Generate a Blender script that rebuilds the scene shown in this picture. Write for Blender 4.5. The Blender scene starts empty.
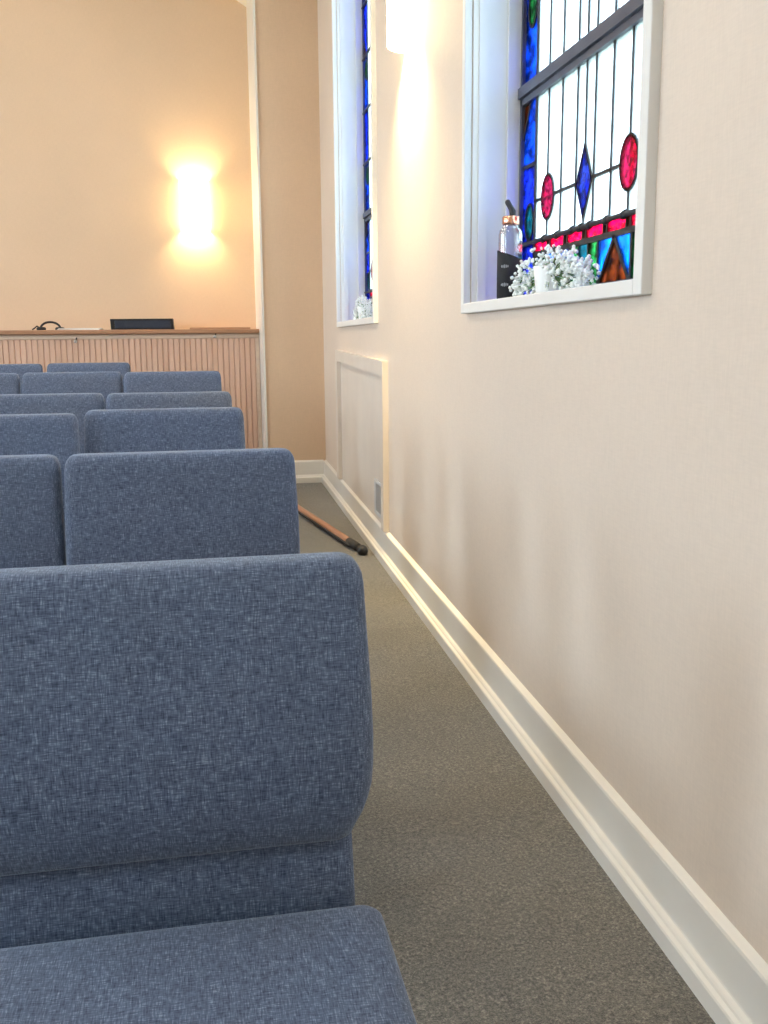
import bpy, bmesh, math, random
from mathutils import Matrix, Vector

random.seed(7)
scene = bpy.context.scene
C = scene.collection

# ------------------------------------------------------------------ camera, world, lights, exposure
CAM_H = 1.10
FOCAL_PX, YAW, PITCH, ROLL = 950.1, 0.183858, 0.178823, -0.007739
cy, sy, cp, sp = math.cos(YAW), math.sin(YAW), math.cos(PITCH), math.sin(PITCH)
fwd = Vector((sy * cp, cy * cp, -sp)); rgt0 = Vector((cy, -sy, 0)); up0 = rgt0.cross(fwd)
rgt = math.cos(ROLL) * rgt0 + math.sin(ROLL) * up0
upv = -math.sin(ROLL) * rgt0 + math.cos(ROLL) * up0
cam_data = bpy.data.cameras.new('camera')
cam_data.sensor_fit = 'VERTICAL'; cam_data.sensor_height = 36.0; cam_data.sensor_width = 27.0
cam_data.lens = FOCAL_PX / 1024 * 36.0
cam_data.clip_start = 0.02
cam = bpy.data.objects.new('camera', cam_data); C.objects.link(cam)
m4 = Matrix((rgt, upv, -fwd)).transposed().to_4x4(); m4.translation = (0, 0, CAM_H)
cam.matrix_world = m4
scene.camera = cam

scene.view_settings.view_transform = 'Standard'
scene.view_settings.look = 'None'
scene.view_settings.gamma = 1.0
scene.view_settings.use_curve_mapping = False
scene.view_settings.exposure = 0.0
scene.cycles.use_denoising = True
scene.cycles.max_bounces = 10
scene.cycles.diffuse_bounces = 6
scene.cycles.transparent_max_bounces = 12
scene.cycles.sample_clamp_indirect = 6.0

SKY = (0.80, 0.90, 1.0); SKY_STRENGTH = 24.0
world = bpy.data.worlds.new('overcast_sky'); scene.world = world
world.use_nodes = True
bgn = world.node_tree.nodes['Background']
bgn.inputs[0].default_value = (*SKY, 1); bgn.inputs[1].default_value = SKY_STRENGTH

def area(name, loc, size, power, color, rot=(0, 0, 0), portal=False):
    l = bpy.data.lights.new(name, 'AREA'); l.shape = 'RECTANGLE'; l.size, l.size_y = size
    l.energy = power; l.color = color
    if portal: l.cycles.is_portal = True
    o = bpy.data.objects.new(name, l); C.objects.link(o); o.location = loc; o.rotation_euler = rot
    return o
# lamps of the hall: shallow ceiling fixtures (out of the picture, above)
CEIL_W = (1.0, 0.90, 0.78)
for lx in (-4.3, -1.3):
    for ly in (0.9, 3.1, 5.3):
        area('ceiling_lamp', (lx, ly, 3.95), (0.6, 0.6), 22, CEIL_W)
# small warm area lights, unseen, high in the alcove
for lx in (-3.4, -1.4):
    area('unseen_alcove_light', (lx, 6.8, 4.3), (0.3, 0.3), 4, (1.0, 0.80, 0.56))

# ------------------------------------------------------------------ dimensions
S = 0.02339                      # the hall floor rises gently towards the back
W = 0.791                        # right wall plane
YE = 6.41                        # end wall plane
YB = 7.15                        # back wall of the alcove
XL = -6.0; YF = -3.2             # far left wall, wall behind the camera
XJ = 0.40                        # jamb of the alcove opening
def fz(y): return S * y
PI = math.pi

# ------------------------------------------------------------------ node helpers
def new_mat(name):
    m = bpy.data.materials.new(name); m.use_nodes = True
    nt = m.node_tree; b = nt.nodes['Principled BSDF']
    return m, nt, b
def nd(nt, t, **kw):
    n = nt.nodes.new(t)
    for k, v in kw.items(): setattr(n, k, v)
    return n
def coords(nt, scale, kind='Object'):
    tc = nd(nt, 'ShaderNodeTexCoord'); mp = nd(nt, 'ShaderNodeMapping')
    mp.inputs['Scale'].default_value = scale
    nt.links.new(tc.outputs[kind], mp.inputs['Vector'])
    return mp.outputs['Vector']
def noise(nt, vec, scale=1.0, detail=2.0, rough=0.5):
    n = nd(nt, 'ShaderNodeTexNoise')
    n.inputs['Scale'].default_value = scale; n.inputs['Detail'].default_value = detail
    n.inputs['Roughness'].default_value = rough
    nt.links.new(vec, n.inputs['Vector'])
    return n.outputs['Fac']
def ramp(nt, fac, stops):
    r = nd(nt, 'ShaderNodeValToRGB'); e = r.color_ramp.elements
    while len(e) < len(stops): e.new(0.5)
    for el, (p, c) in zip(e, stops): el.position = p; el.color = (*c, 1)
    nt.links.new(fac, r.inputs['Fac'])
    return r.outputs['Color']
def math_n(nt, op, a, b):
    n = nd(nt, 'ShaderNodeMath', operation=op)
    for i, v in enumerate((a, b)):
        if isinstance(v, (int, float)): n.inputs[i].default_value = v
        else: nt.links.new(v, n.inputs[i])
    return n.outputs[0]
def bump(nt, b, h, strength, dist):
    n = nd(nt, 'ShaderNodeBump'); n.inputs['Strength'].default_value = strength
    n.inputs['Distance'].default_value = dist
    nt.links.new(h, n.inputs['Height']); nt.links.new(n.outputs['Normal'], b.inputs['Normal'])

def plain(name, col, rough=0.5, metal=0.0, var=0.06, scale=6.0, bmp=0.0):
    m, nt, b = new_mat(name)
    v = coords(nt, (1, 1, 1))
    f = noise(nt, v, scale, 4)
    lo = tuple(max(0, c * (1 - var)) for c in col); hi = tuple(min(1, c * (1 + var)) for c in col)
    nt.links.new(ramp(nt, f, [(0.3, lo), (0.7, hi)]), b.inputs['Base Color'])
    b.inputs['Roughness'].default_value = rough; b.inputs['Metallic'].default_value = metal
    if bmp: bump(nt, b, noise(nt, v, scale * 30, 3), bmp, 0.002)
    return m

def wallpaper(name, col):
    m, nt, b = new_mat(name)
    v = coords(nt, (1, 1, 1))
    big = noise(nt, v, 1.3, 4); 
    lin = noise(nt, coords(nt, (260, 260, 30)), 1, 2); lin2 = noise(nt, coords(nt, (40, 40, 300)), 1, 2)
    f = math_n(nt, 'ADD', math_n(nt, 'MULTIPLY', big, 0.5), math_n(nt, 'MULTIPLY', math_n(nt, 'ADD', lin, lin2), 0.25))
    lo = tuple(c * 0.93 for c in col); hi = tuple(min(1, c * 1.05) for c in col)
    nt.links.new(ramp(nt, f, [(0.35, lo), (0.65, hi)]), b.inputs['Base Color'])
    b.inputs['Roughness'].default_value = 0.55
    bump(nt, b, math_n(nt, 'ADD', lin, lin2), 0.12, 0.001)
    return m

def fabric(name):
    m, nt, b = new_mat(name)
    a = noise(nt, coords(nt, (90, 800, 800)), 1, 1.5, 0.55)
    c = noise(nt, coords(nt, (800, 90, 90)), 1, 1.5, 0.55)
    d = noise(nt, coords(nt, (1, 1, 1)), 90, 3, 0.6)
    s = math_n(nt, 'ADD', math_n(nt, 'MULTIPLY', math_n(nt, 'ADD', a, c), 0.46), math_n(nt, 'MULTIPLY', d, 0.08))
    col = ramp(nt, s, [(0.34, (0.030, 0.043, 0.080)), (0.47, (0.082, 0.107, 0.172)), (0.56, (0.124, 0.157, 0.238)), (0.70, (0.31, 0.37, 0.47))])
    nt.links.new(col, b.inputs['Base Color'])
    b.inputs['Roughness'].default_value = 0.9
    b.inputs['Sheen Weight'].default_value = 0.22
    b.inputs['Sheen Roughness'].default_value = 0.45
    b.inputs['Sheen Tint'].default_value = (0.75, 0.86, 1.0, 1)
    bump(nt, b, math_n(nt, 'ADD', a, c), 0.25, 0.001)
    return m

def carpet(name):
    m, nt, b = new_mat(name)
    v = coords(nt, (1, 1, 1))
    n1 = noise(nt, v, 150, 3, 0.8); n2 = noise(nt, v, 330, 2, 0.6); n3 = noise(nt, v, 2.0, 3)
    f = math_n(nt, 'ADD', math_n(nt, 'MULTIPLY', n1, 0.55), math_n(nt, 'MULTIPLY', n2, 0.35))
    f = math_n(nt, 'ADD', f, math_n(nt, 'MULTIPLY', n3, 0.10))
    col = ramp(nt, f, [(0.38, (0.030, 0.028, 0.024)), (0.48, (0.100, 0.094, 0.080)), (0.55, (0.172, 0.158, 0.130)), (0.67, (0.37, 0.345, 0.285))])
    nt.links.new(col, b.inputs['Base Color'])
    b.inputs['Roughness'].default_value = 1.0
    b.inputs['Sheen Weight'].default_value = 0.3
    b.inputs['Sheen Roughness'].default_value = 0.6
    bump(nt, b, f, 0.7, 0.006)
    return m

def wood(name, c1, c2, axis='Z', rough=0.45):
    m, nt, b = new_mat(name)
    sc = {'Z': (28, 28, 2.0), 'X': (2.0, 28, 28), 'Y': (28, 2.0, 28)}[axis]
    oi = nd(nt, 'ShaderNodeObjectInfo')
    v = coords(nt, sc)
    add = nd(nt, 'ShaderNodeVectorMath', operation='ADD'); nt.links.new(v, add.inputs[0])
    cmb = nd(nt, 'ShaderNodeCombineXYZ')
    r10 = math_n(nt, 'MULTIPLY', oi.outputs['Random'], 37.0)
    for i in range(3): nt.links.new(r10, cmb.inputs[i])
    nt.links.new(cmb.outputs[0], add.inputs[1])
    f = noise(nt, add.outputs[0], 1.0, 5, 0.6)
    f2 = math_n(nt, 'ADD', math_n(nt, 'MULTIPLY', f, 0.9), math_n(nt, 'MULTIPLY', oi.outputs['Random'], 0.1))
    nt.links.new(ramp(nt, f2, [(0.3, c1), (0.7, c2)]), b.inputs['Base Color'])
    b.inputs['Roughness'].default_value = rough
    return m

def stained(name, col, var=0.5, scale=40.0, clear=0.5):
    """coloured leaded glass: light passes through, partly scattered"""
    m, nt, b = new_mat(name)
    nt.nodes.remove(b)
    out = nt.nodes['Material Output']
    v = coords(nt, (1, 1, 1))
    f = noise(nt, v, scale, 3, 0.6)
    lo = tuple(c * (1 - var) for c in col); hi = tuple(min(1.0, c * (1 + var)) for c in col)
    colr = ramp(nt, f, [(0.35, lo), (0.65, hi)])
    tr = nd(nt, 'ShaderNodeBsdfTransparent'); tl = nd(nt, 'ShaderNodeBsdfTranslucent'); gl = nd(nt, 'ShaderNodeBsdfGlossy')
    gl.inputs['Roughness'].default_value = 0.15
    nt.links.new(colr, tr.inputs[0]); nt.links.new(colr, tl.inputs[0])
    mx = nd(nt, 'ShaderNodeMixShader'); mx.inputs[0].default_value = clear
    nt.links.new(tl.outputs[0], mx.inputs[1]); nt.links.new(tr.outputs[0], mx.inputs[2])
    m2 = nd(nt, 'ShaderNodeMixShader'); m2.inputs[0].default_value = 0.04
    nt.links.new(mx.outputs[0], m2.inputs[1]); nt.links.new(gl.outputs[0], m2.inputs[2])
    nt.links.new(m2.outputs[0], out.inputs['Surface'])
    return m

def emissive(name, col, strength):
    m, nt, b = new_mat(name)
    v = coords(nt, (1, 1, 1)); f = noise(nt, v, 9, 2)
    nt.links.new(ramp(nt, f, [(0.2, tuple(c * 0.95 for c in col)), (0.8, col)]), b.inputs['Emission Color'])
    b.inputs['Base Color'].default_value = (0.9, 0.85, 0.75, 1)
    b.inputs['Emission Strength'].default_value = strength
    tl = nd(nt, 'ShaderNodeBsdfTranslucent'); tl.inputs[0].default_value = (0.28, 0.25, 0.20, 1)
    ad = nd(nt, 'ShaderNodeAddShader'); nt.links.new(b.outputs[0], ad.inputs[0]); nt.links.new(tl.outputs[0], ad.inputs[1])
    b.inputs['Base Color'].default_value = (0.15, 0.14, 0.12, 1)
    nt.links.new(ad.outputs[0], nt.nodes['Material Output'].inputs['Surface'])
    return m

def clear_glass(name):
    m, nt, b = new_mat(name); nt.nodes.remove(b); out = nt.nodes['Material Output']
    f = noise(nt, coords(nt, (1, 1, 1)), 20, 1)
    tr = nd(nt, 'ShaderNodeBsdfTransparent'); gl = nd(nt, 'ShaderNodeBsdfGlossy'); gl.inputs['Roughness'].default_value = 0.05
    nt.links.new(ramp(nt, f, [(0, (0.86, 0.88, 0.97)), (1, (0.92, 0.94, 1.0))]), tr.inputs[0])
    lw = nd(nt, 'ShaderNodeLayerWeight'); lw.inputs['Blend'].default_value = 0.35
    mx = nd(nt, 'ShaderNodeMixShader'); nt.links.new(lw.outputs['Facing'], mx.inputs[0])
    nt.links.new(tr.outputs[0], mx.inputs[1]); nt.links.new(gl.outputs[0], mx.inputs[2]); nt.links.new(mx.outputs[0], out.inputs['Surface'])
    return m

MAT = dict(
    wall=wallpaper('cream_wall', (0.745, 0.63, 0.525)),
    endwall=wallpaper('tan_wall', (0.70, 0.51, 0.345)),
    ceiling=plain('ceiling_paint', (0.80, 0.77, 0.72), 0.8),
    trim=plain('white_gloss_paint', (0.80, 0.775, 0.72), 0.35, var=0.02),
    whitetrim=plain('window_white_paint', (0.82, 0.82, 0.80), 0.4, var=0.02),
    panel=plain('panel_paint', (0.74, 0.66, 0.575), 0.45, var=0.03),
    carpet=carpet('flecked_carpet'),
    fabric=fabric('heathered_blue_fabric'),
    black_metal=plain('black_metal', (0.03, 0.03, 0.033), 0.4, 0.6),
    pine=wood('beadboard_wood', (0.62, 0.39, 0.28), (0.71, 0.47, 0.35)),
    pine_rail=wood('rail_wood', (0.60, 0.45, 0.34), (0.70, 0.54, 0.41), 'X'),
    cap_wood=wood('cap_wood', (0.34, 0.17, 0.09), (0.46, 0.25, 0.15), 'X', 0.35),
    pole_wood=wood('pole_wood', (0.30, 0.14, 0.085), (0.44, 0.225, 0.14), 'X', 0.35),
    black=plain('black_plastic', (0.012, 0.013, 0.015), 0.35),
    rubber=plain('black_rubber', (0.02, 0.02, 0.022), 0.55),
    blueblack=plain('blue_black_plastic', (0.022, 0.032, 0.055), 0.3),
    lead=plain('lead_came', (0.035, 0.034, 0.036), 0.5, 0.3),
    bar=plain('dark_steel_bar', (0.085, 0.095, 0.13), 0.45, 0.2),
    paper=plain('white_paper', (0.80, 0.77, 0.72), 0.7, var=0.02),
    sleeve=plain('matte_black_silicone', (0.008, 0.009, 0.012), 0.7),
    steel=plain('brushed_steel', (0.62, 0.60, 0.58), 0.3, 1.0),
    copper=plain('copper_cap', (0.85, 0.45, 0.30), 0.25, 1.0),
    blossom=plain('white_blossom', (0.88, 0.92, 0.90), 0.7, var=0.04),
    stem=plain('green_stem', (0.10, 0.20, 0.06), 0.7),
    pot=plain('white_ceramic', (0.86, 0.88, 0.88), 0.3, var=0.02),
    grey=plain('grey_print', (0.30, 0.31, 0.33), 0.5),
    vent=plain('vent_grey_paint', (0.62, 0.62, 0.62), 0.45),
    vent_dark=plain('vent_dark', (0.10, 0.10, 0.11), 0.6),
    ground=plain('outdoor_ground', (0.20, 0.22, 0.15), 0.9, var=0.2),
    sconce=emissive('sconce_glass_glow', (1.0, 0.80, 0.42), 18.0),
    g_clear=stained('opal_clear_glass', (0.50, 0.55, 0.57), 0.06, 20, 0.6),
    g_plain=stained('plain_window_glass', (0.90, 0.94, 0.97), 0.03, 20, 0.8),
    g_blue=stained('blue_glass', (0.02, 0.10, 0.36), 0.8, 26, 0.7),
    g_sky=stained('cyan_blue_glass', (0.015, 0.17, 0.42), 0.6, 22, 0.7),
    g_violet=stained('violet_blue_glass', (0.035, 0.07, 0.36), 0.8, 45, 0.7),
    g_red=stained('ruby_glass', (0.50, 0.016, 0.10), 0.7, 70, 0.7),
    g_green=stained('green_streaky_glass', (0.035, 0.15, 0.07), 0.95, 60, 0.7),
    g_teal=stained('teal_glass', (0.01, 0.13, 0.16), 0.7, 40, 0.7),
    g_amber=stained('amber_brown_glass', (0.11, 0.045, 0.02), 0.8, 34, 0.7),
    bottle_glass=clear_glass('bottle_glass'),
)

# ------------------------------------------------------------------ mesh helpers
def link(name, bm, mat, parent=None, smooth=False, kind=None):
    me = bpy.data.meshes.new(name)
    bmesh.ops.recalc_face_normals(bm, faces=bm.faces[:])
    bm.to_mesh(me); bm.free()
    if smooth:
        for p in me.polygons: p.use_smooth = True
    if mat is not None: me.materials.append(MAT[mat])
    o = bpy.data.objects.new(name, me); C.objects.link(o)
    if parent is not None: o.parent = parent
    if kind: o['kind'] = kind
    return o
def empty(name, loc=(0, 0, 0), rot=(0, 0, 0)):
    o = bpy.data.objects.new(name, None); C.objects.link(o); o.location = loc; o.rotation_euler = rot
    o.empty_display_size = 0.1
    return o
def tag(o, label, cat, group=None):
    o['label'] = label; o['category'] = cat
    if group: o['group'] = group
    return o
def box(bm, x0, x1, y0, y1, z0, z1, bev=0.0, shear=None):
    vs = [bm.verts.new((x, y, z)) for x in (x0, x1) for y in (y0, y1) for z in (z0, z1)]
    f = [(0, 1, 3, 2), (4, 6, 7, 5), (0, 4, 5, 1), (2, 3, 7, 6), (0, 2, 6, 4), (1, 5, 7, 3)]
    fs = [bm.faces.new([vs[i] for i in q]) for q in f]
    if bev:
        es = list({e for fa in fs for e in fa.edges})
        bmesh.ops.bevel(bm, geom=es, offset=bev, segments=2, affect='EDGES', profile=0.5)
    return vs
def boxo(name, mat, parent, *a, bev=0.0, kind=None):
    bm = bmesh.new(); box(bm, *a, bev=bev); return link(name, bm, mat, parent, kind=kind)
def prism(bm, pts, axis, a, b):
    """pts 2-D polygon; axis the extrusion axis: 'X' -> pts=(y,z); 'Y' -> pts=(x,z); 'Z' -> pts=(x,y)"""
    def mk(p, t):
        return {'X': (t, p[0], p[1]), 'Y': (p[0], t, p[1]), 'Z': (p[0], p[1], t)}[axis]
    A = [bm.verts.new(mk(p, a)) for p in pts]; B = [bm.verts.new(mk(p, b)) for p in pts]
    n = len(pts)
    bm.faces.new(A); bm.faces.new(B[::-1])
    for i in range(n): bm.faces.new((A[i], B[i], B[(i + 1) % n], A[(i + 1) % n]))
def rrect(w, d, r, n=5):
    """rounded rectangle loop, half sizes w, d"""
    r = min(r, w * 0.999, d * 0.999); out = []
    for cx, cyy, a0 in ((w - r, d - r, 0), (-(w - r), d - r, PI / 2), (-(w - r), -(d - r), PI), (w - r, -(d - r), 1.5 * PI)):
        for i in range(n + 1):
            a = a0 + i / n * PI / 2
            out.append((cx + r * math.cos(a), cyy + r * math.sin(a)))
    return out
def loft(bm, loops):
    rows = [[bm.verts.new(p) for p in lp] for lp in loops]
    for a, b in zip(rows, rows[1:]):
        n = len(a)
        for i in range(n): bm.faces.new((a[i], a[(i + 1) % n], b[(i + 1) % n], b[i]))
    bm.faces.new(rows[0]); bm.faces.new(rows[-1])
def tube(bm, pts, r, n=10):
    pts = [Vector(p) for p in pts]; loops = []
    for i, p in enumerate(pts):
        t = (pts[min(i + 1, len(pts) - 1)] - pts[max(i - 1, 0)]).normalized()
        a = t.orthogonal().normalized() if i == 0 else (a - t * a.dot(t)).normalized()
        b = t.cross(a); rr = r[i] if isinstance(r, (list, tuple)) else r
        loops.append([p + rr * (math.cos(k * 2 * PI / n) * a + math.sin(k * 2 * PI / n) * b) for k in range(n)])
    loft(bm, loops)
def lathe(bm, prof, n=24, c=(0, 0, 0), a0=0.0, a1=2 * PI):
    loft(bm, [[(c[0] + r * math.cos(k * 2 * PI / n), c[1] + r * math.sin(k * 2 * PI / n), c[2] + z) for k in range(n)] for r, z in prof])
def sphere(bm, c, r, sub=1):
    res = bmesh.ops.create_icosphere(bm, subdivisions=sub, radius=r)
    bmesh.ops.translate(bm, verts=res['verts'], vec=c)
def copy_tree(o, parent=None):
    c = o.copy(); C.objects.link(c); c.parent = parent
    for ch in o.children: copy_tree(ch, c)
    return c

# ------------------------------------------------------------------ the setting
def sloped_slab(name, mat, x0, x1, y0, y1, th):
    bm = bmesh.new()
    vs = box(bm, x0, x1, y0, y1, -th, 0)
    for v in vs: v.co.z += fz(v.co.y)
    return link(name, bm, mat, kind='structure')
sloped_slab('floor', 'carpet', XL, W + 0.02, YF, YB + 0.02, 0.12)
gnd = boxo('ground', 'ground', None, 1.05, 40, -30, 40, -0.75, -0.6, kind='structure')
gnd2 = boxo('ground', 'ground', None, -45, XL - 0.3, -30, 40, -0.75, -0.6, kind='structure')

WALL_T = 0.21; WH = 4.0
WIN = [(1.622, 2.847), (4.36, 5.612), (-1.13, 0.10)]       # outer edges of the window frames along the right wall
SILL0, SILL1 = 1.177, 3.35                                  # outer bottom / top of the frames
FR = 0.029
def wall_with_holes(name, mat, x0, x1, holes, yend):
    bm = bmesh.new()
    y = YF
    for a, b in sorted(holes):
        box(bm, x0, x1, y, a, -0.4, WH)
        box(bm, x0, x1, a, b, -0.4, SILL0 + FR - 0.012)
        box(bm, x0, x1, a, b, SILL1 - FR, WH)
        y = b
    box(bm, x0, x1, y, yend, -0.4, WH)
    return link(name, bm, mat, kind='structure')
holes = [(a + FR + 0.004, b - FR) for a, b in WIN]
wall_with_holes('wall_right', 'wall', W, W + WALL_T, holes, YB + 0.15)
LWIN = [(-1.3, -0.05), (1.6, 2.85), (4.35, 5.6)]
wall_with_holes('wall_left', 'wall', XL - WALL_T, XL, [(a + FR, b - FR) for a, b in LWIN], YB + 0.15)
XM = (W + XL) / 2
RIDGE = 6.2
bm = bmesh.new(); prism(bm, [(XL, -0.3), (W, -0.3), (W, WH), (XM, RIDGE), (XL, WH)], 'Y', YF - 0.15, YF); link('wall_front', bm, 'wall', kind='structure')
# ceiling: two raking slabs
for sgn, nm in ((1, 'ceiling'), (-1, 'ceiling')):
    xe = W + WALL_T if sgn > 0 else XL - WALL_T
    ze = WH - (RIDGE - WH) * WALL_T / (W - XM)
    bm = bmesh.new(); prism(bm, [(xe, ze), (XM, RIDGE), (XM, RIDGE + 0.15), (xe, ze + 0.15)], 'Y', YF - 0.15, YB + 0.15)
    link(nm, bm, 'ceiling', kind='structure')
# end wall with the gabled opening of the alcove
SPR = 3.385; SLOPE = math.tan(math.radians(32)); XJL = 2 * XM - XJ
APEX = SPR + (XJ - XM) * SLOPE
bm = bmesh.new()
prism(bm, [(XJ, -0.2), (W, -0.2), (W, WH), (XJ, WH + (W - XJ) / (W - XM) * (RIDGE - WH))], 'Y', YE, YB)
prism(bm, [(XJL, -0.2), (XL, -0.2), (XL, WH), (XJL, WH + (W - XJ) / (W - XM) * (RIDGE - WH))], 'Y', YE, YB)
cz = WH + (W - XJ) / (W - XM) * (RIDGE - WH)
prism(bm, [(XJ, SPR), (XJ, cz), (XM, RIDGE), (XM, APEX)], 'Y', YE, YB)
prism(bm, [(XJL, SPR), (XJL, cz), (XM, RIDGE), (XM, APEX)], 'Y', YE, YB)
link('wall_back', bm, 'endwall', kind='structure')
bm = bmesh.new(); prism(bm, [(XL, -0.2), (W, -0.2), (W, WH), (XM, RIDGE), (XL, WH)], 'Y', YB, YB + 0.15)
link('wall_alcove', bm, 'endwall', kind='structure')
# white painted lining of the opening: jamb and raking soffit
bm = bmesh.new(); prism(bm, [(XJ - 0.014, fz(YE)), (XJ, fz(YE)), (XJ, SPR), (XJ - 0.014, SPR - 0.008)], 'Y', YE - 0.012, YB)
prism(bm, [(XJ - 0.014, SPR - 0.008), (XJ, SPR), (XM, APEX), (XM, APEX - 0.016)], 'Y', YE - 0.012, YB)
link('trim_1', bm, 'trim', kind='structure')
bm = bmesh.new(); prism(bm, [(XJL + 0.014, fz(YE)), (XJL, fz(YE)), (XJL, SPR), (XJL + 0.014, SPR - 0.008)], 'Y', YE - 0.012, YB)
prism(bm, [(XJL + 0.014, SPR - 0.008), (XJL, SPR), (XM, APEX), (XM, APEX - 0.016)], 'Y', YE - 0.012, YB)
link('trim_2', bm, 'trim', kind='structure')

# baseboards: shoe, ogee ledge, flat board, bevelled top
PROF = [(0, 0), (0.035, 0), (0.035, 0.035), (0.033, 0.039), (0.027, 0.043), (0.025, 0.047), (0.022, 0.050), (0.017, 0.053), (0.016, 0.056),
        (0.016, 0.138), (0.014, 0.143), (0.009, 0.146), (0.0, 0.152)]
def baseboard(name, a, b, horiz):
    bm = bmesh.new(); loops = []
    for t in (a, b):
        if horiz == 'Y': loops.append([(W - d, t, z + fz(t)) for d, z in PROF])
        elif horiz == 'YL': loops.append([(XL + d, t, z + fz(t)) for d, z in PROF])
        else: loops.append([(t, YE - d, z + fz(YE)) for d, z in PROF])
    loft(bm, loops)
    return link(name, bm, 'trim', kind='structure')
baseboard('baseboard_right', YF, YE, 'Y')
baseboard('baseboard_left', YF, YE, 'YL')
baseboard('baseboard_back', XJ, W - 0.016, 'X')

# ------------------------------------------------------------------ stained glass windows
XG = 0.945
def bar_box(name, mat, parent, ya, yb, za, zb, x0=XG - 0.004, x1=XG + 0.004):
    return boxo(name, mat, parent, x0, x1, min(ya, yb), max(ya, yb), min(za, zb), max(za, zb))
def pane(parent, mat, pts, t=0.004, dx=0.0, name='pane'):
    bm = bmesh.new(); prism(bm, pts, 'X', XG - t / 2 + dx, XG + t / 2 + dx); return link(name, bm, mat, parent)
def came_poly(parent, pts, w=0.010, closed=True):
    """a lead strip following a polyline in the window plane (y, z)"""
    bm = bmesh.new(); n = len(pts)
    for i in range(n if closed else n - 1):
        a = Vector(pts[i]); b = Vector(pts[(i + 1) % n]); d = (b - a)
        if d.length < 1e-6: continue
        d.normalize(); q = Vector((-d.y, d.x)) * w / 2; a2 = a - d * w * 0.3; b2 = b + d * w * 0.3
        prism(bm, [tuple(a2 + q), tuple(a2 - q), tuple(b2 - q), tuple(b2 + q)], 'X', XG - 0.005, XG + 0.004)
    return link('lead_came', bm, 'lead', parent)
def ellipse(cyy, cz, a, b, n=24): return [(cyy + a * math.cos(k * 2 * PI / n), cz + b * math.sin(k * 2 * PI / n)) for k in range(n)]

def ray_hit(c, a, poly):
    d = (math.cos(a), math.sin(a)); best = None; n = len(poly)
    for i in range(n):
        p, q = poly[i], poly[(i + 1) % n]; e = (q[0] - p[0], q[1] - p[1]); den = d[0] * e[1] - d[1] * e[0]
        if abs(den) < 1e-12: continue
        w = (p[0] - c[0], p[1] - c[1]); t = (w[0] * e[1] - w[1] * e[0]) / den; u = (w[0] * d[1] - w[1] * d[0]) / den
        if t > 0 and -1e-9 <= u <= 1 + 1e-9 and (best is None or t < best): best = t
    return (c[0] + d[0] * best, c[1] + d[1] * best)
def ring_pane(parent, mat, outer, inner, c, t=0.004):
    ang = sorted({round(math.atan2(p[1] - c[1], p[0] - c[0]), 6) for p in outer + inner})
    bm = bmesh.new(); L = [[], [], [], []]
    for a in ang:
        o, i = ray_hit(c, a, outer), ray_hit(c, a, inner)
        for k, (x, p) in enumerate(((XG - t / 2, o), (XG - t / 2, i), (XG + t / 2, i), (XG + t / 2, o))): L[k].append(bm.verts.new((x, p[0], p[1])))
    n = len(ang)
    for A, B in zip(L, L[1:] + L[:1]):
        for k in range(n): bm.faces.new((A[k], A[(k + 1) % n], B[(k + 1) % n], B[k]))
    return link('pane', bm, mat, parent)

def frame_and_sill(w, y0, y1, detail=True):
    """white frame set proud of the wall, stepped jambs, stool"""
    fx0, fx1 = W - 0.021, W + 0.004
    i0, i1 = y0 + FR + 0.006, y1 - FR; zi0, zi1 = SILL0 + FR, SILL1 - FR
    for nm, a in (('window_frame', (fx0, fx1, y0, i0, SILL0, SILL1)), ('window_frame', (fx0, fx1, i1, y1, SILL0, SILL1)),
                  ('window_frame', (fx0, fx1, i0, i1, SILL0, zi0)), ('window_frame', (fx0, fx1, i0, i1, zi1, SILL1))):
        boxo(nm, 'whitetrim', w, *a, bev=0.0025)
    # jamb lining with two small steps, seen on the far side
    for side in (0, 1):
        bm = bmesh.new()
        def yy(d): return i1 - d if side else i0 + d
        for x0, x1, d in ((W + 0.004, W + 0.020, 0.004), (W + 0.020, W + 0.045, 0.010), (W + 0.045, W + 0.105, 0.003), (W + 0.105, XG + 0.03, 0.016)):
            box(bm, x0, x1, min(yy(-0.004), yy(d)), max(yy(-0.004), yy(d)), zi0, zi1)
        link('window_jamb', bm, 'whitetrim', w)
    boxo('window_sill', 'whitetrim', w, W + 0.004, XG + 0.03, i0, i1, zi0 - 0.012, zi0)
    boxo('window_head', 'whitetrim', w, W + 0.004, XG + 0.03, i0, i1, zi1 - 0.01, zi1)
    return i0, i1, zi0, zi1

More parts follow.
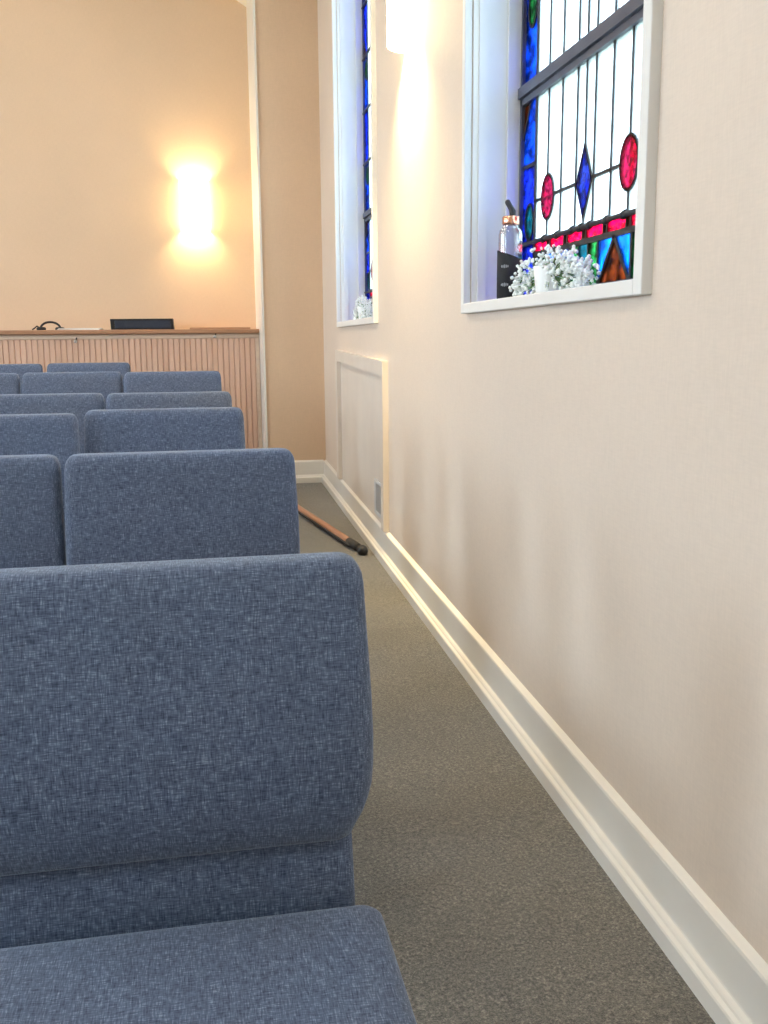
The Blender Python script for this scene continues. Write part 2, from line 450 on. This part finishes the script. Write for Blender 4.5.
def stained_window(name, y0, y1):
    w = empty(name, (0, 0, 0)); w['kind'] = 'structure'
    i0, i1, zi0, zi1 = frame_and_sill(w, y0, y1)
    R = i1                                    # pattern is laid out from the far jamb (R) towards the near one
    def Y(v): return R - (2.818 - v)
    gl0, gl1 = i0 + 0.014, R - 0.014; zb, zt = zi0 + 0.004, zi1 - 0.02
    # dark sash edges
    for a in ((gl1 - 0.016, gl1 + 0.004, zb, zt), (gl0 - 0.004, gl0 + 0.016, zb, zt), (gl0, gl1, zb, zb + 0.020), (gl0, gl1, zt - 0.03, zt)):
        bar_box('sash_bar', 'bar', w, *a, x0=XG - 0.012, x1=XG + 0.02)
    MR0, MR1 = 1.763, 1.812                   # meeting rail
    bar_box('meeting_rail', 'bar', w, gl0, gl1, MR0 + 0.020, MR1, x0=XG - 0.020, x1=XG + 0.02)
    bar_box('meeting_rail', 'bar', w, gl0, gl1, MR0, MR0 + 0.017, x0=XG - 0.012, x1=XG + 0.02)
    # side borders
    def border(ya, yb, flip):
        def X(t): return ya + (yb - ya) * (1 - t if flip else t)      # t 0 = clear side, 1 = jamb side
        segs = [(1.220, 1.372, 'g_violet'), (1.372, 1.590, 'g_violet'), (1.590, MR0, 'g_blue'), (MR1, 2.075, 'g_blue'), (2.075, 2.35, 'g_violet'),
                (2.35, 2.63, 'g_blue'), (2.63, 2.90, 'g_violet'), (2.90, zt, 'g_blue')]
        for k, (a, b, mt) in enumerate(segs):
            rect = [(X(0), a), (X(1), a), (X(1), b), (X(0), b)]
            if k in (1, 3, 5):
                czz = 1.432 if k == 1 else b - 0.065; cc = (X(0.42), czz)
                el = ellipse(*cc, abs(yb - ya) * 0.30, 0.050)
                ring_pane(w, mt, rect, el, cc); pane(w, 'g_teal' if k == 1 else 'g_green', el); came_poly(w, el, 0.007)
            elif k == 2:
                zz = b - 0.10
                pane(w, mt, [(X(0), a), (X(1), a), (X(1), zz), (X(0.45), b), (X(0), b)]); tri = [(X(0.45), b), (X(1), b), (X(1), zz)]
                pane(w, 'g_amber', tri); came_poly(w, tri, 0.007)
            elif k == 6:
                zz = a + 0.10
                pane(w, mt, [(X(0), a), (X(0.35), a), (X(1), zz), (X(1), b), (X(0), b)]); tri = [(X(1), a), (X(0.35), a), (X(1), zz)]
                pane(w, 'g_amber', tri); came_poly(w, tri, 0.007)
            else: pane(w, mt, rect)
            if k != 2: came_poly(w, [(X(0), b), (X(1), b)], 0.010, False)
        came_poly(w, [(X(0), zb), (X(0), zt)], 0.014, False)
    cl0, cl1 = gl0 + 0.125, Y(2.682)
    border(cl1, gl1 - 0.010, False); border(cl0, gl0 + 0.010, True)
    # clear field: columns of opal glass split by leads
    vs = [cl1, Y(2.585), Y(2.484), Y(2.380), Y(2.323), Y(2.266), Y(2.165), Y(2.066), Y(1.965), Y(1.865)]
    vs = [v for v in vs if v > cl0 + 0.03] + [cl0]
    ZH = 1.485
    zrows = [(1.372, ZH), (ZH, MR0), (MR1, 2.075), (2.075, 2.35), (2.35, 2.63), (2.63, 2.90), (2.90, zt - 0.01)]
    for a, b in zip(vs, vs[1:]):
        for z0, z1 in zrows: pane(w, 'g_clear', [(a, z0), (b, z0), (b, z1), (a, z1)])
    gems = [(Y(c_), kd) for c_, kd in ((2.582, 'o'), (2.323, 'd'), (2.067, 'o'), (1.865, 'd')) if Y(c_) > cl0 + 0.05]
    for v in vs[1:-1]:
        gap = [kd for g, kd in gems if abs(g - v) < 0.01]
        if gap:
            hh = 0.055 if gap[0] == 'o' else 0.085
            came_poly(w, [(v, 1.372), (v, 1.483 - hh)], 0.0065, False); came_poly(w, [(v, 1.483 + hh), (v, zt)], 0.0065, False)
        else: came_poly(w, [(v, 1.372), (v, zt)], 0.0065, False)
    yl = cl1
    for g, kd in gems:
        came_poly(w, [(yl, ZH), (g + 0.044, ZH)], 0.008, False); yl = g - 0.044
    came_poly(w, [(yl, ZH), (cl0, ZH)], 0.008, False)
    for cyy, kind in ((2.582, 'o'), (2.323, 'd'), (2.067, 'o'), (1.865, 'd')):
        cc = Y(cyy)
        if cc < cl0 + 0.05: continue
        if kind == 'o': pts = ellipse(cc, 1.483, 0.046, 0.058, 26); mt = 'g_red'
        else: pts = [(cc - 0.048, 1.483), (cc, 1.395), (cc + 0.048, 1.483), (cc, 1.571)]; mt = 'g_violet'
        pane(w, mt, pts, dx=-0.004); came_poly(w, pts, 0.0075)
    # saddle bars tied across the glass
    for z in (1.372, 2.075, 2.35, 2.63, 2.90):
        bm = bmesh.new(); tube(bm, [(XG - 0.010, gl0, z), (XG - 0.010, gl1 + 0.01, z)], 0.0065, 8)
        link('saddle_bar', bm, 'lead', w, True)
        for v in vs[1:-1]:
            if z > 1.4: continue
            bm = bmesh.new(); tube(bm, [(XG - 0.010, v - 0.010, z + 0.002), (XG - 0.010, v + 0.010, z - 0.002)], 0.0095, 8)
            link('saddle_tie', bm, 'lead', w, True)
    # red strip with brown spacers, then the figured bottom border
    y = cl1; k = 0
    while y > cl0 + 0.01:
        L = 0.105 if k % 2 == 0 else 0.022
        b = max(y - L, cl0)
        pane(w, 'g_red' if k % 2 == 0 else 'g_amber', [(y, 1.344), (b, 1.344), (b, 1.372), (y, 1.372)])
        came_poly(w, [(b, 1.340), (b, 1.372)], 0.006, False)
        y = b; k += 1
    came_poly(w, [(cl0, 1.338), (cl1, 1.338)], 0.014, False)
    z0, z1 = 1.220, 1.332
    edges = [(2.682, 2.592, 'green'), (2.592, 2.410, 'tri'), (2.410, 2.225, 'green'), (2.225, 2.040, 'tri'), (2.040, 1.860, 'green'), (1.860, 1.6, 'tri')]
    for a, b, kd in edges:
        a, b = Y(a), max(Y(b), cl0)
        if a <= b + 0.01: continue
        if kd == 'green':
            n = 3
            for q in range(n):
                pa, pb = a + (b - a) * q / n, a + (b - a) * (q + 1) / n
                pane(w, ('g_green', 'g_teal', 'g_green')[q], [(pa, z0), (pb, z0), (pb, z1), (pa, z1)])
                came_poly(w, [(pb, z0), (pb, z1)], 0.006, False)
        else:
            mid = (a + b) / 2
            pane(w, 'g_sky', [(a, z0), (mid, z1), (a, z1)]); pane(w, 'g_sky', [(b, z0), (b, z1), (mid, z1)])
            pane(w, 'g_amber', [(a, z0), (b, z0), (mid, z1)])
            came_poly(w, [(a, z0), (mid, z1), (b, z0)], 0.010, False)
            came_poly(w, [(b, z0), (b, z1)], 0.010, False)
    return w
stained_window('window_1', *WIN[0])
stained_window('window_2', *WIN[1])
# plain windows of the hall out of the picture, letting daylight in
def plain_window(name, y0, y1, mirror=False, glass='g_plain'):
    w = empty(name); w['kind'] = 'structure'
    i0, i1, zi0, zi1 = frame_and_sill(w, y0, y1)
    pane(w, glass, [(i0, zi0), (i1, zi0), (i1, zi1), (i0, zi1)])
    bar_box('meeting_rail', 'bar', w, i0, i1, 1.77, 1.812, x0=XG - 0.02, x1=XG + 0.02)
    if mirror:
        w.location.x = XL + W; w.scale.x = -1
    return w
plain_window('window_6', *WIN[2], glass='g_clear')
for i, (a, b) in enumerate(LWIN): plain_window('window_%d' % (3 + i), a, b, True)
for a, b in WIN:
    area('window_portal', (W + WALL_T + 0.02, (a + b) / 2, (SILL0 + SILL1) / 2), (SILL1 - SILL0, b - a), 1, (1, 1, 1), (0, PI / 2, 0), True)
for a, b in LWIN:
    area('window_portal', (XL - WALL_T - 0.02, (a + b) / 2, (SILL0 + SILL1) / 2), (SILL1 - SILL0, b - a), 1, (1, 1, 1), (0, -PI / 2, 0), True)

# ------------------------------------------------------------------ chairs
def make_chair():
    t = empty('church_chair')
    # seat cushion
    bm = bmesh.new(); loops = []
    for z, k, r in ((0.335, 0.030, 0.012), (0.340, 0.014, 0.018), (0.352, 0.004, 0.022), (0.375, 0.0, 0.024), (0.408, 0.0, 0.024), (0.417, 0.003, 0.023), (0.422, 0.008, 0.020), (0.425, 0.018, 0.016), (0.4265, 0.09, 0.014)):
        lp = rrect(0.2485 - k, 0.240 - k, r)
        loops.append([(x, y - 0.220, z) for x, y in lp])
    loft(bm, loops)
    link('seat', bm, 'fabric', t, True)
    # back cushion: reclined, swelling low down, tucked under at the bottom
    def front(z):
        tb = [(0.47, 0.062), (0.49, 0.050), (0.52, 0.036), (0.56, 0.029), (0.61, 0.029), (0.66, 0.038), (0.72, 0.053), (0.78, 0.070), (0.825, 0.082)]
        for (a, fa), (b, fb) in zip(tb, tb[1:]):
            if a <= z <= b:
                u = (z - a) / (b - a); return fa + (fb - fa) * u
        return tb[-1][1] if z > tb[-1][0] else tb[0][1]
    bm = bmesh.new(); loops = []
    levels = [(0.478, 0.205, 0.5), (0.480, 0.219, 0.8), (0.486, 0.2235, 0.95), (0.500, 0.2275, 1), (0.520, 0.2345, 1), (0.540, 0.2405, 1), (0.560, 0.2445, 1), (0.585, 0.2465, 1), (0.62, 0.247, 1), (0.66, 0.2468, 1), (0.70, 0.246, 1), (0.74, 0.245, 1), (0.775, 0.2445, 1),
              (0.790, 0.244, 1), (0.801, 0.2425, 0.97), (0.809, 0.239, 0.92), (0.815, 0.2345, 0.82), (0.8185, 0.2285, 0.68), (0.820, 0.220, 0.50), (0.8205, 0.20, 0.25)]
    for z, w, k in levels:
        f0 = front(z); th = 0.060 if z > 0.7 else 0.060 + (0.7 - z) * 0.05
        if z < 0.5: th = 0.05
        yc = f0 + th / 2
        lp = rrect(w, th / 2 * k, 0.022 * max(k, 0.3), 5)
        loops.append([(x, yc + y - 0.010 * (1 - (x / 0.25) ** 2) * (0.0 if z > 0.79 else 0.4), z) for x, y in lp])
    loft(bm, loops)
    link('backrest', bm, 'fabric', t, True)
    # narrow upholstered panel between seat and back cushion
    bm = bmesh.new(); loops = []
    for z, y in ((0.345, 0.068), (0.40, 0.078), (0.44, 0.088), (0.492, 0.104)):
        loops.append([(x, y + yy, z) for x, yy in rrect(0.2265, 0.016, 0.012, 4)])
    loft(bm, loops)
    link('lower_back', bm, 'fabric', t, True)
    # metal frame
    bm = bmesh.new()
    box(bm, -0.225, 0.225, -0.43, -0.40, 0.312, 0.335); box(bm, -0.225, 0.225, -0.01, 0.02, 0.312, 0.335)
    box(bm, -0.225, -0.20, -0.43, 0.02, 0.312, 0.335); box(bm, 0.20, 0.225, -0.43, 0.02, 0.312, 0.335)
    link('seat_frame', bm, 'black_metal', t)
    for sx in (-1, 1):
        bm = bmesh.new(); tube(bm, [(sx * 0.212, -0.40, 0.33), (sx * 0.212, -0.415, 0.0)], 0.0125, 10); link('leg', bm, 'black_metal', t, True)
        bm = bmesh.new(); tube(bm, [(sx * 0.212, 0.005, 0.33), (sx * 0.212, 0.075, 0.0)], 0.0125, 10); link('leg', bm, 'black_metal', t, True)
        bm = bmesh.new(); tube(bm, [(sx * 0.190, 0.01, 0.325), (sx * 0.190, 0.090, 0.36), (sx * 0.190, 0.108, 0.46), (sx * 0.190, 0.125, 0.62)], 0.011, 8)
        link('back_upright', bm, 'black_metal', t, True)
    return t
proto = make_chair()
TILT = math.atan(S)
ORD = {6: 'first', 5: 'second', 4: 'third', 3: 'fourth', 2: 'fifth', 1: 'sixth'}
# row, centre x, y of the back top, height of back above floor, yaw, place in row
chairs = [
    (1, -0.068, 1.106, 0.824, 0.010, 0),
    (2, -0.055, 2.115, 0.8165, 0.006, 0), (2, -0.555, 2.130, 0.815, 0.0, 1),
    (3, -0.127, 3.085, 0.822, 0.0, 0), (3, -0.627, 3.03, 0.818, 0.0, 1),
    (4, -0.140, 3.93, 0.810, 0.0, 0), (4, -0.640, 3.96, 0.810, 0.0, 1), (4, -1.140, 3.96, 0.810, 0.0, 2),
    (5, -0.160, 5.10, 0.830, 0.0, 0), (5, -0.662, 5.13, 0.832, 0.0, 1), (5, -1.166, 5.13, 0.830, 0.0, 2),
    (6, -0.692, 6.12, 0.835, 0.0, 1), (6, -1.206, 6.12, 0.833, 0.0, 2),
]
for i, (row, cx, yt, h, yaw, place) in enumerate(chairs):
    o = proto if i == 0 else copy_tree(proto)
    yr = yt - 0.105
    o.location = (cx, yr, fz(yr)); o.rotation_euler = (TILT, 0, yaw); o.scale.z = h / 0.8205
    if row == 6:
        pl = {1: 'end chair on the wall side', 2: 'inner neighbour of the end chair'}[place]
    else:
        pl = {0: 'end chair beside the wall aisle', 1: 'second chair in from the wall aisle', 2: 'third chair in from the wall aisle'}[place]
    tag(o, 'blue upholstered chair, %s, %s row from the beadboard counter' % (pl, ORD[row]), 'chair', 'blue chairs standing in rows')

# ------------------------------------------------------------------ beadboard counter in the alcove opening
YC = 6.76; CTOP = 1.184
ct = empty('beadboard_counter', (0, YC, fz(YC)))
tag(ct, 'long wooden beadboard counter with a darker wood cap, built across the alcove', 'counter')
x0c, x1c = XJL + 0.016, XJ - 0.016
def loc_box(name, mat, x0, x1, y0, y1, z0, z1, bev=0.0):
    o = boxo(name, mat, None, x0, x1, y0 - YC, y1 - YC, z0 - fz(YC), z1 - fz(YC), bev=bev); o.parent = ct; return o
loc_box('body', 'pine', x0c, x1c, YC + 0.008, YB - 0.004, fz(YC), CTOP - 0.03)
loc_box('cap', 'cap_wood', x0c, x1c, YC - 0.035, YB - 0.002, CTOP - 0.030, CTOP, 0.006)
loc_box('top_rail', 'pine_rail', x0c, x1c, YC - 0.010, YC + 0.008, CTOP - 0.062, CTOP - 0.031, 0.003)
loc_box('stile', 'pine_rail', x1c - 0.028, x1c, YC - 0.008, YC + 0.008, fz(YC) + 0.01, CTOP - 0.063, 0.002)
BW = 0.037
bm = bmesh.new(); zb0, zb1 = 0.012, CTOP - 0.064 - fz(YC)
prism(bm, [(-BW / 2 + 0.0006, 0.008), (-BW / 2 + 0.0012, -0.001), (-BW / 2 + 0.0050, -0.006), (BW / 2 - 0.0050, -0.006), (BW / 2 - 0.0012, -0.001), (BW / 2 - 0.0006, 0.008)], 'Z', zb0, zb1)
b0 = link('board', bm, 'pine', ct)
nb = int((x1c - 0.028 - x0c) / BW)
for k in range(nb):
    o = b0 if k == 0 else b0.copy()
    if k: C.objects.link(o); o.parent = ct
    o.location.x = x1c - 0.028 - BW * (k + 0.5)
# two little metal latches on the boards
for lx, lz in ((0.081, 1.138), (-0.840, 1.112)):
    bm = bmesh.new(); lathe(bm, [(0.010, 0), (0.010, 0.003), (0.004, 0.004), (0.004, 0.016), (0.010, 0.019), (0.012, 0.025), (0.009, 0.031), (0.002, 0.033)], 14)
    o = link('latch_knob', bm, 'steel', ct, True); o.location = (lx, -0.006, lz - fz(YC) - 0.004); o.rotation_euler = (PI / 2, 0, 0)
    bm = bmesh.new(); tube(bm, [(0.006, -0.004, 0.012), (0.006, -0.016, 0.012), (0.004, -0.020, 0.004)], 0.004, 8); sphere(bm, (0.006, -0.016, 0.013), 0.006)
    o2 = link('latch_hook', bm, 'black_metal', ct, True); o2.location = (lx, -0.002, lz - fz(YC) + 0.004)

# things lying on the counter
bx = empty('flat_black_box', (-0.405, 6.90, CTOP))
tag(bx, 'low black box with a blue-black front panel, on the beadboard counter', 'box')
bm = bmesh.new(); prism(bm, [(-0.206, 0.0), (0.212, 0.0), (0.206, 0.074), (-0.210, 0.072)], 'Y', -0.10, 0.12); link('case', bm, 'black', bx)
boxo('front_panel', 'blueblack', bx, -0.180, 0.190, -0.104, -0.098, 0.010, 0.060, bev=0.002)
boxo('foot', 'rubber', bx, -0.19, -0.16, -0.08, -0.05, -0.0005, 0.002)
hp = empty('headphones', (-1.018, 6.90, CTOP)); tag(hp, 'dark over-ear headphones lying on the beadboard counter', 'headphones')
bm = bmesh.new(); tube(bm, [(0.062 * math.cos(a), 0.02 * math.cos(a), 0.010 + 0.045 * math.sin(a)) for a in [PI * k / 12 for k in range(13)]], 0.0075, 8); link('headband', bm, 'rubber', hp, True)
for sx in (-1, 1):
    bm = bmesh.new(); lathe(bm, [(0.020, 0.0), (0.030, 0.003), (0.032, 0.012), (0.026, 0.020), (0.012, 0.022)], 18)
    o = link('ear_cup', bm, 'rubber', hp, True); o.location = (sx * 0.058, sx * 0.02, 0.0)
bm = bmesh.new(); tube(bm, [(-0.06, -0.01, 0.01), (-0.085, -0.02, 0.028), (-0.105, -0.015, 0.012), (-0.118, 0.0, 0.006)], 0.005, 8); link('cable', bm, 'rubber', hp, True)
pp = empty('sheet_music_stack', (-0.84, 6.90, CTOP)); tag(pp, 'loose stack of white paper sheets lying beside the headphones', 'papers')
for k in range(4):
    o = boxo('sheet', 'paper', pp, -0.12, 0.16, -0.10, 0.10, 0.003 * k, 0.003 * k + 0.0028); o.rotation_euler.z = 0.05 * (k - 1.5)
tag(boxo('wooden_board', 'cap_wood', None, -0.088, 0.330, 6.84, 7.05, CTOP, CTOP + 0.013, bev=0.003), 'thin brown board lying flat at the jamb end of the counter', 'board')

# ------------------------------------------------------------------ wall sconces
def sconce(name, loc, rotz, label, power):
    t = empty(name, loc, (0, 0, rotz)); tag(t, label, 'wall lamp', 'sconces on the walls')
    # half-cylinder shade of glowing glass open at top and bottom; local -Y points into the room
    r, h, th = 0.098, 0.34, 0.004; n = 24
    bm = bmesh.new(); rows = []
    for rr in (r, r - th):
        for z in (-h / 2, h / 2):
            rows.append([bm.verts.new((rr * math.cos(PI + PI * k / n), -0.004 + 0.85 * rr * math.sin(PI + PI * k / n), z)) for k in range(n + 1)])
    o0, o1, i0, i1 = rows
    for k in range(n):
        bm.faces.new((o0[k], o0[k + 1], o1[k + 1], o1[k])); bm.faces.new((i0[k + 1], i0[k], i1[k], i1[k + 1]))
        bm.faces.new((o0[k + 1], o0[k], i0[k], i0[k + 1])); bm.faces.new((o1[k], o1[k + 1], i1[k + 1], i1[k]))
    for k in (0, n): bm.faces.new((o0[k], o1[k], i1[k], i0[k]))
    link('shade', bm, 'sconce', t, True)
    boxo('back_plate', 'trim', t, -0.055, 0.055, -0.014, 0.0, -0.12, 0.12, bev=0.003)
    bm = bmesh.new(); tube(bm, [(-r - 0.001, -0.006, 0.0), (r + 0.001, -0.006, 0.0)], 0.004, 8); link('shade_bracket', bm, 'trim', t, True)
    for z in (-0.09, 0.09):
        l = bpy.data.lights.new('bulb_light', 'POINT'); l.energy = power; l.color = (1.0, 0.76, 0.40); l.shadow_soft_size = 0.03
        lo = bpy.data.objects.new('bulb_light', l); C.objects.link(lo); lo.parent = t; lo.location = (0, -0.055, z)
    return t
sconce('wall_sconce', (-0.019, YB, 2.045), 0, 'glowing half-round sconce on the alcove wall above the counter', 20)
sconce('wall_sconce', (W, 3.64, 2.33), -PI / 2, 'glowing half-round sconce on the cream wall between the two stained glass windows', 120)

# ------------------------------------------------------------------ access panel and vent on the right wall
pn = empty('access_panel', (W, 4.13, 0)); tag(pn, 'cream framed access panel set low on the cream wall below the far window', 'panel')
PY0, PY1, PZ1 = 4.13, 5.66, 0.914
def pbase(y): return fz(y) + 0.1515
def pquad(name, mat, y0, y1, zlo, zhi, x0, x1):
    bm = bmesh.new()
    def lo(y): return pbase(y) if zlo is None else zlo + fz(y)
    prism(bm, [(y0 - PY0, lo(y0)), (y1 - PY0, lo(y1)), (y1 - PY0, zhi + fz(y1)), (y0 - PY0, zhi + fz(y0))], 'X', x0 - W, x1 - W); return link(name, bm, mat, pn)
pquad('panel_board', 'panel', PY0 + 0.06, PY1 - 0.06, None, PZ1 - 0.067, W - 0.003, W + 0.0)
pquad('panel_stile', 'panel', PY0, PY0 + 0.06, None, PZ1, W - 0.026, W)
pquad('panel_stile', 'panel', PY1 - 0.07, PY1, None, PZ1, W - 0.026, W)
pquad('panel_rail', 'panel', PY0 + 0.06, PY1 - 0.07, PZ1 - 0.065, PZ1, W - 0.026, W)
vt = empty('wall_vent', (W - 0.006, 4.32, 0.37)); tag(vt, 'small white louvred vent plate set low in the access panel', 'vent')
boxo('vent_frame', 'vent', vt, -0.010, 0.0, -0.10, 0.10, 0.066, 0.084, bev=0.002); boxo('vent_frame', 'vent', vt, -0.010, 0.0, -0.10, 0.10, -0.084, -0.066, bev=0.002)
boxo('vent_frame', 'vent', vt, -0.010, 0.0, -0.10, -0.078, -0.066, 0.066); boxo('vent_frame', 'vent', vt, -0.010, 0.0, 0.06, 0.10, -0.066, 0.066)
boxo('vent_backing', 'vent_dark', vt, -0.0015, 0.0, -0.078, 0.06, -0.066, 0.066)
for k in range(7):
    boxo('slat', 'vent', vt, -0.009, -0.0015, -0.078 + k * 0.02, -0.072 + k * 0.02, -0.066, 0.066)

# ------------------------------------------------------------------ pole on the floor
p1 = Vector((0.678, 4.455, 0)); p2 = Vector((0.378, 6.07, 0)); dv = (p2 - p1); ln = dv.length
R_P = 0.019
pl = empty('wooden_pole', (p1.x, p1.y, fz(p1.y) + R_P + 0.003), (0, -math.atan(fz(p2.y - p1.y) / ln), math.atan2(dv.y, dv.x)))
tag(pl, 'brown wooden pole with black end fittings lying on the carpet by the baseboard', 'pole')
bm = bmesh.new(); tube(bm, [(0.0, 0, 0), (ln, 0, 0)], R_P, 16); link('shaft', bm, 'pole_wood', pl, True)
for sy_ in (-1, 1):
    bm = bmesh.new(); tube(bm, [(0.0, sy_ * (R_P + 0.003), -0.004), (ln, sy_ * (R_P + 0.003), -0.004)], 0.007, 8); link('edge_strip', bm, 'rubber', pl, True)
for xa, xb in ((-0.06, 0.07), (ln - 0.03, ln + 0.05)):
    bm = bmesh.new(); tube(bm, [(xa, 0, 0), (xa + 0.004, 0, 0), (xb - 0.004, 0, 0), (xb, 0, 0)], [R_P * 0.9, R_P * 1.12, R_P * 1.12, R_P * 0.95], 16); link('sleeve', bm, 'rubber', pl, True)
bm = bmesh.new(); tube(bm, [(-0.115, 0, 0), (-0.05, 0, 0)], [0.009, 0.012], 12); link('neck', bm, 'rubber', pl, True)
bm = bmesh.new(); sphere(bm, (-0.125, 0, 0.0), 0.027, 3); link('knob', bm, 'black', pl, True)

# ------------------------------------------------------------------ bottle on the sill
ZS = SILL0 + FR
bt = empty('water_bottle', (0.862, 2.655, ZS)); tag(bt, 'glass water bottle in a black sleeve with a copper lid, on the window sill', 'bottle')
RB = 0.034
bm = bmesh.new(); lathe(bm, [(RB - 0.004, 0.0), (RB, 0.004), (RB, 0.182), (RB - 0.002, 0.193), (RB - 0.008, 0.201), (0.022, 0.206), (0.021, 0.212)], 28); link('glass_body', bm, 'bottle_glass', bt, True)
bm = bmesh.new(); n = 32; lo_, hi_, hi2, lo2 = [], [], [], []
for k in range(n):
    a = 2 * PI * k / n; top = 0.128 + 0.014 * math.cos(a - 2.5)
    for L, rr, z in ((lo_, RB + 0.003, 0.0), (hi_, RB + 0.003, top), (hi2, RB + 0.0005, top), (lo2, RB + 0.0005, 0.0)):
        L.append((rr * math.cos(a), rr * math.sin(a), z))
rows = [[bm.verts.new(p) for p in L] for L in (lo_, hi_, hi2, lo2)]
for A, B in zip(rows, rows[1:] + rows[:1]):
    for k in range(n): bm.faces.new((A[k], A[(k + 1) % n], B[(k + 1) % n], B[k]))
slv = link('sleeve', bm, 'sleeve', bt, True)
def emblem(z):
    bm = bmesh.new(); ang0 = math.radians(228)
    for q in (-2, -1, 0, 1, 2):
        hh = 0.006 - 0.0012 * abs(q)
        for s_ in range(6):
            pass
        a = ang0 + q * 0.13; rr = RB + 0.0036
        ring = [(rr * math.cos(a + 0.045 * math.cos(t)), rr * math.sin(a + 0.045 * math.cos(t)), z + hh * math.sin(t)) for t in [2 * PI * k / 10 for k in range(10)]]
        bm.faces.new([bm.verts.new(p) for p in ring])
    o = link('emblem', bm, 'grey', slv)
emblem(0.095); emblem(0.045)
bm = bmesh.new(); lathe(bm, [(0.023, 0.210), (0.024, 0.212), (0.024, 0.231), (0.022, 0.233), (0.010, 0.2335)], 24); link('lid', bm, 'copper', bt, True)
bm = bmesh.new()
pts = [(0.004, -0.006, 0.228), (0.006, -0.002, 0.246), (-0.002, 0.006, 0.262), (-0.006, 0.012, 0.272), (-0.004, 0.020, 0.275), (0.002, 0.022, 0.266), (0.006, 0.012, 0.252), (0.006, 0.004, 0.232)]
tube(bm, pts, 0.0078, 8); link('strap_loop', bm, 'rubber', bt, True)

# ------------------------------------------------------------------ white flowers on the sills
def flowers(loc, half, height, label, seed, potw):
    rnd = random.Random(seed)
    t = empty('flower_arrangement', loc); tag(t, label, 'flowers', "baby's breath on the window sills")
    bm = bmesh.new(); lathe(bm, [(potw * 0.8, 0), (potw * 0.84, 0.003), (potw, 0.070), (potw * 0.96, 0.073), (potw * 0.85, 0.066), (potw * 0.6, 0.05)], 20); link('pot', bm, 'pot', t, True)
    bs = bmesh.new(); bb = bmesh.new()
    for k in range(620):
        a = rnd.uniform(-1, 1); a = math.copysign(abs(a) ** 0.8, a); yy = a * half
        top = height * (1 - 0.55 * abs(a) ** 1.6) * rnd.uniform(0.9, 1.1); zz = rnd.uniform(0.10 if abs(a) > 0.25 else 0.5, 1.0) * top
        xx = rnd.uniform(-0.045, 0.045) * (1 - 0.4 * abs(a))
        sphere(bb, (xx, yy, max(zz, 0.008)), rnd.uniform(0.0038, 0.0066), 1)
        if k % 5 == 0: tube(bs, [(xx * 0.15, yy * 0.10, 0.055), (xx * 0.6, yy * 0.6, 0.05 + (zz - 0.05) * 0.65), (xx, yy, max(zz, 0.008))], 0.0011, 4)
    link('stems', bs, 'stem', t); o = link('blossoms', bb, 'blossom', t, True); o['kind'] = 'stuff'
    return t
flowers((0.862, 2.33, ZS), 0.250, 0.118, "white baby's breath in a white pot on the sill beside the bottle", 3, 0.042)
flowers((0.868, 5.18, ZS), 0.245, 0.125, "white baby's breath in a white pot on the far window's sill", 5, 0.042)
